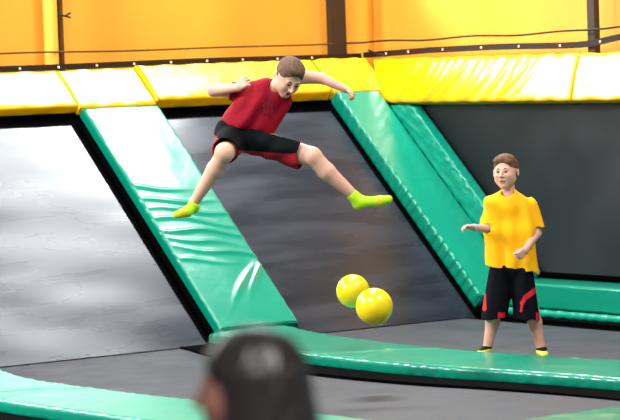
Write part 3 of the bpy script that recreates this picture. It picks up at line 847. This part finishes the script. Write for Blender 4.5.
# ================================================================== jumping boy in red
def boy_red():
    D0 = 19.9
    def Q(x, y, o=0.0): return J(x, y, D0 + o)
    root = empty('person', Q(247, 143), 'boy in red shirt leaping in mid-air with legs spread wide', 'person')
    H = .262
    hf = (RT * 0.27 - UP * 0.66 + TO * 0.68)
    R = frame(hf, UP * 0.80 + RT * 0.42 + TO * .52)
    hc = Q(288.8, 77.5, -.10)
    body = head_prims(hc, R, H, 0.03)
    body += [Cap(hc - R[1] * .06 - R[2] * .05, Q(272, 92, .02), .050, .054, .02)]
    pel = Q(246, 134, .02)
    # torso: shoulders (265,86) and (288,84) down to pelvis
    body += [Cap(Q(262, 96, .02), Q(240, 130, .02), .058, .07, .03), Cap(Q(278, 98, .02), Q(258, 132, .0), .056, .07, .03),
             Cap(Q(262, 89, .03), Q(284, 85, .07), .048, .044, .03)]
    # his right arm (image left): bent, elbow far out, fist at the chest
    sL, eL, wL = Q(256, 92, .02), Q(213.5, 90.0, .03), Q(237.5, 87.5, -.12)
    body += [Cap(sL, eL, .050, .042, .02), Cap(eL, wL, .044, .028, .02)]
    body += hand_prims(wL, Q(245, 82, -.12) - wL, RT * .7 + FW * .6 + UP * .2, UP * .9 - RT * .2, (45, 55, 60, 65), 1.0, .7)
    # his left arm (image right): stretched out past the head
    sR, eR, wR = Q(289, 80, .07), Q(322, 78.5, .10), Q(346, 89.5, .04)
    body += [Cap(sR, Q(300, 77, .08), .048, .046, .02), Cap(Q(300, 77, .08), eR, .050, .038, .02), Cap(eR, wR, .038, .024, .015)]
    body += hand_prims(wR, Q(353, 94.5, .02) - wR, -UP * .8 - RT * .3 + TO * .2, TO * .8 + RT * .1 - UP * .1, (75, 80, 85, 85), 1.0, .8)
    # legs
    kL, aL = Q(224.5, 153.5, -.30), Q(193.8, 203.0, -.16)
    kR, aR = Q(312.0, 156.5, -.14), Q(354.5, 196.0, -.08)
    body += [Cap(Q(236, 142, .0), kL, .088, .062, .03), Cap(kL, kL * .68 + aL * .32 + FW * .01, .058, .054, .02), Cap(kL * .68 + aL * .32 + FW * .01, aL, .056, .033, .02),
             Ell(kL + TO * .01 + UP * .012, (.056, .056, .06), None, .03)]
    body += [Cap(Q(256, 142, .0), kR, .090, .066, .03), Cap(kR, kR * .66 + aR * .34 - UP * .012, .062, .060, .02), Cap(kR * .66 + aR * .34 - UP * .012, aR, .060, .035, .02)]
    # feet
    fL = [(Q(193, 206.5, -.16), .034), (Q(187.5, 211.5, -.22), .034), (Q(176.5, 215.0, -.27), .026)]
    hL = (Q(194.5, 208.5, -.14), .034)
    fR = [(aR + UP * -.005, .036), (Q(364, 202.0, -.10), .036), (Q(380, 201.0, -.12), .034), (Q(388.5, 199.5, -.13), .029)]
    hR = (Q(357.5, 205.0, -.08), .034)
    for ft, hl in ((fL, hL), (fR, hR)):
        for a, b in zip(ft, ft[1:]): body.append(Cap(a[0], b[0], a[1] * .86, b[1] * .82, .02))
        body.append(Cap(ft[0][0], hl[0], ft[0][1] * .86, hl[1] * .8, .02))
    mouth = hc + (R[1] * -.27 + R[2] * .37) * H
    def col(cen):
        q = cen - np.array(mouth)
        x = q @ np.array(R[0]); y = q @ np.array(R[1]); z = q @ np.array(R[2])
        e = (x / (.09 * H)) ** 2 + (y / (.07 * H)) ** 2
        return np.where((np.abs(z) < .2 * H) & (e < 1), np.where((x / (.05 * H)) ** 2 + ((y + .01 * H) / (.018 * H)) ** 2 < 1, 2, 1), 0)
    sdf_obj('body', body, .0045, [M['skin_a'], M['lips'], M['mouth_dark']], root, col)
    face_bits(root, hc, R, H)
    def p(x, y, z): return hc + (R[0] * x + R[1] * y + R[2] * z) * H
    hair = [Ell(p(0, .165, -.085), (.360 * H, .365 * H, .42 * H), list(R), .02), Ell(p(0, .38, .08), (.26 * H, .12 * H, .26 * H), list(R), .03)]
    hair.append(Ell(p(0, -.12, .34), (.30 * H, .40 * H, .36 * H), list(R), .012, True))
    hair.append(Ell(p(0, -.52, -.1), (.5 * H, .36 * H, .5 * H), list(R), .01, True))
    for sx in (-1, 1): hair.append(Ell(p(.36 * sx, -.06, .0), (.10 * H, .14 * H, .12 * H), list(R), .01, True))
    hfold = lambda X, Y, Z: .0016 * np.sin(X * 300 + 3 * np.sin(Z * 120)) * np.sin(Y * 250 + Z * 200)
    sdf_obj('hair', hair, .004, [M['hair_brown']], root, None, 0, hfold)
    # shirt
    axis = (Q(273, 88) - Q(241, 134)).normalized()
    hem = (Q(246.5, 130.5), -axis * .55 - UP * .6 + RT * -.1)
    sh = [Cap(Q(261, 96, .02), Q(232, 128, .02), .098, .098, .06, [hem]), Cap(Q(279, 98, .0), Q(261, 126, .0), .088, .100, .08, [hem]),
          Cap(Q(252, 106, -.04), Q(242, 122, -.03), .09, .10, .06, [hem]),
          Cap(Q(263, 89, .02), Q(284, 86, .05), .072, .066, .03)]
    cl = (Q(229, 92, .02), -RT * 1.0 + UP * .1); cr = (Q(300, 78, .08), RT)
    sh += [Cap(sL, Q(222, 89.5, .04), .072, .066, .03, [cl]), Cap(sR, Q(308, 77, .09), .064, .060, .03, [cr])]
    sh.append(Cap(Q(285, 80, -.06), Q(278.5, 86.5, -.04), .056, .058, .008, (), True))
    pr = Q(268, 108, -.1)
    def colT(cen):
        q = cen - np.array(pr); a = np.array(axis); b = np.cross(np.array(FW), a)
        x = q @ b; y = q @ a; z = q @ np.array(FW)
        blk = (np.abs(x) < .055) & (np.abs(y) < .06) & (z < .1)
        pat = (np.sin(x * 150) * np.sin(y * 110 + 2 * np.sin(x * 60)) > -.15)
        return (blk & pat).astype(int)
    sdf_obj('t_shirt', sh, .0048, [M['shirt_red'], M['shirt_red_print']], root, colT, .010, folds(.010, RT * .9 - UP * .5, 44, 3.0))
    # shorts
    hl = (Q(222, 153.0), (kL - Q(236, 142, 0)).normalized()); hr = (Q(305.5, 154.0), (kR - Q(256, 142, 0)).normalized() + RT * .3)
    so = [Cap(Q(234, 137, .0), kL + (kL - Q(236, 142, 0)) * .15, .108, .092, .04, [(kL - (kL - Q(236, 142, 0)) * .10, kL - Q(236, 142, 0))]),
          Cap(Q(250, 138, .0), kR + (kR - Q(256, 142, 0)) * .2, .110, .090, .04, [hr]),
          Cap(Q(228, 131, .02), Q(262, 132, .0), .095, .085, .04)]
    so.append(Cap(Q(268, 144, .0), Q(300, 158, -.10), .080, .080, .03, [hr]))
    topc = (Q(244, 126.5), axis * .45 + UP * .55)
    f_ = np.array(FW); r_ = np.array(RT); u_ = np.array(UP); cam0 = np.array((0, 0, CAM_H))
    def colS(cen):
        q = cen - cam0; z = q @ f_; X = 310 + 2900 * (q @ r_) / z; Y = 210 - 2900 * (q @ u_) / z
        line = np.interp(X, [205, 214, 222, 232, 240, 262, 290, 302, 318], [128, 134, 143, 147, 150, 152, 154, 152, 150])
        tip = (X > 302) & (Y < 150)
        return ((Y > line) | tip).astype(int)
    sdf_obj('shorts', so, .0048, [M['shorts_black'], M['shorts_red']], root, colS, .010, folds(.006, RT * .6 - UP * .7, 44, 4.0), [topc])
    # socks
    for nm, ft, hlx, leg in (('l', fL, hL, kL), ('r', fR, hR, kR)):
        a0 = ft[0][0]; up_ = (leg - a0).normalized()
        sk = [Cap(a, b, ra, rb, .02) for (a, ra), (b, rb) in zip(ft, ft[1:])]
        sk.append(Cap(a0, hlx[0], ft[0][1], hlx[1], .02))
        sk.append(Cap(a0, a0 + up_ * .06, .038, .040, .015, [(a0 + up_ * .032, up_)]))
        oc = (ft[0][0] * .25 + ft[-1][0] * .75) if nm == 'r' else (ft[-1][0] * .8 + ft[0][0] * .2)
        def colK(cen, oc=np.array(oc - UP * .008)):
            d = np.sqrt(((cen - oc) ** 2).sum(1)) + .008 * np.sin(cen[:, 0] * 90) 
            return (d < .038).astype(int)
        sdf_obj('sock', sk, .004, [M['sock_lime'], M['sock_orange']], root, colK)
boy_red()

# ================================================================== woman in the foreground, seen from behind
def woman():
    D0 = 5.9
    def Q(x, y, o=0.0): return J(x, y, D0 + o)
    top = Q(250, 326); S = 2900 / D0
    base = V3((top.x, top.y, 0))
    root = empty('person', base, 'long dark haired spectator seen from behind, out of focus in the foreground', 'person')
    H = .235
    hf = (FW * 0.22 - RT * 0.97 - EZ * .05)
    R = frame(hf, EZ)
    hc = Q(242, 326) - EZ * (.5 * H + .012)
    def g(x, y, z): return base + V3((x, y, z))
    body = head_prims(hc, R, H)
    nk = V3((hc.x + .02, hc.y - .01, hc.z)) - base
    zs = hc.z - .27
    body += [Cap(hc - EZ * .06 - R[2] * .02, g(nk.x, nk.y, zs + .02), .052, .056, .02)]
    body += [Cap(g(-.13, 0, zs - .03), g(.15, 0, zs - .03), .062, None, .05)]
    for sx in (-1, 1):
        body += [Cap(g(.01 + .07 * sx, 0, zs - .10), g(.01 + .05 * sx, 0, zs - .40), .09, .08, .05), Cap(g(.01 + .05 * sx, 0, zs - .4), g(.01 + .07 * sx, 0, zs - .56), .08, .10, .05),
                 Cap(g(.01 + .08 * sx, 0, zs - .58), g(.01 + .09 * sx, 0, .46), .085, .05, .03), Cap(g(.01 + .09 * sx, 0, .46), g(.01 + .09 * sx, -.01, .08), .05, .034, .02),
                 Cap(g(.01 + .09 * sx, -.02, .05), g(.01 + .09 * sx, .14, .035), .038, .03, .02),
                 Cap(g(.01 + .165 * sx, 0, zs - .05), g(.01 + .21 * sx, -.01, zs - .32), .045, .038, .03), Cap(g(.01 + .21 * sx, -.01, zs - .32), g(.01 + .20 * sx, .10, zs - .54), .037, .024, .02)]
        wr = g(.01 + .20 * sx, .10, zs - .54)
        body += hand_prims(wr, V3((0, .25, -1)), V3((-sx, 0, 0)), V3((0, 1, .2)), (18, 20, 22, 25), 1.0, .3)
    sdf_obj('body', body, .006, [M['skin_c'], M['lips']], root)
    face_bits(root, hc, R, H)
    # clothes
    sh = [Cap(g(-.12, 0, zs - .03), g(.14, 0, zs - .03), .078, None, .05)]
    for sx in (-1, 1):
        sh += [Cap(g(.01 + .07 * sx, 0, zs - .10), g(.01 + .055 * sx, 0, zs - .40), .108, .098, .05), Cap(g(.01 + .055 * sx, 0, zs - .4), g(.01 + .075 * sx, 0, zs - .62), .098, .118, .05, [(g(0, 0, zs - .62), -EZ)]),
               Cap(g(.01 + .165 * sx, 0, zs - .05), g(.01 + .195 * sx, -.01, zs - .24), .062, .058, .03, [(g(0, 0, zs - .21), -EZ)])]
    sh.append(Cap(g(nk.x, nk.y + .02, zs + .12), g(nk.x, nk.y + .02, zs + .03), .062, .066, .01, (), True))
    sdf_obj('t_shirt', sh, .007, [M['shirt_pink']], root, None, .012, folds(.005, RT, 30, 2.2))
    tr = []
    for sx in (-1, 1):
        tr += [Cap(g(.01 + .06 * sx, 0, zs - .58), g(.01 + .085 * sx, 0, .50), .11, .066, .03), Cap(g(.01 + .085 * sx, 0, .50), g(.01 + .09 * sx, -.01, .10), .066, .056, .02, [(g(0, 0, .07), -EZ)])]
    sdf_obj('jeans', tr, .007, [M['jeans']], root, None, .012, folds(.004, EZ, 40, 1.2), [(g(0, 0, zs - .55), EZ)])
    for sx in (-1, 1):
        sdf_obj('shoe', [Cap(g(.01 + .09 * sx, -.03, .052), g(.01 + .09 * sx, .15, .042), .048, .040, .02), Cap(g(.01 + .09 * sx, -.02, .06), g(.01 + .09 * sx, -.02, .10), .046, .046, .02, [(g(0, 0, .10), EZ)])],
                .006, [M['shoe_grey']], root, None, 0, None, [(g(0, 0, .004), -EZ)])
    # hair: cap plus long locks over back and shoulders
    def p(x, y, z): return hc + (R[0] * x + R[1] * y + R[2] * z) * H
    hair = [Ell(p(0, .17, -.11), (.375 * H, .375 * H, .46 * H), list(R), .02),
            Ell(p(0, -.15, -.22), (.35 * H, .42 * H, .30 * H), list(R), .05)]
    hair.append(Ell(p(0, -.20, .36), (.30 * H, .44 * H, .34 * H), list(R), .012, True))
    rr = random.Random(3)
    for k in range(15):
        a = math.radians(-112 + 224 * k / 14)        # around the back of the head
        x, z = .36 * math.sin(a), -.16 - .36 * math.cos(a)
        x2, z2 = x * (1.18 + .1 * rr.random()), z * 1.02
        a_ = p(x * .85, .12, z * .85); b_ = p(x * 1.12, -.40, z * 1.05); c_ = p(x2 * 1.35, -1.0 - .25 * rr.random(), z2 * 1.0); e_ = p(x2 * 1.25 + .05 * rr.uniform(-1, 1), -1.7 - .3 * rr.random(), z2 * .95 + .05)
        w0 = .024 + .008 * rr.random()
        hair += [Cap(a_, b_, w0, w0, .014), Cap(b_, c_, w0, w0 * .95, .008), Cap(c_, e_, w0 * .95, .008, .008)]
    sdf_obj('hair', hair, .0055, [M['hair_dark']], root, None, 0, lambda X, Y, Z: .0025 * np.sin(X * 190 + 3 * np.sin(Z * 18)) * np.cos(Y * 170 + 2 * np.sin(Z * 14)))
woman()
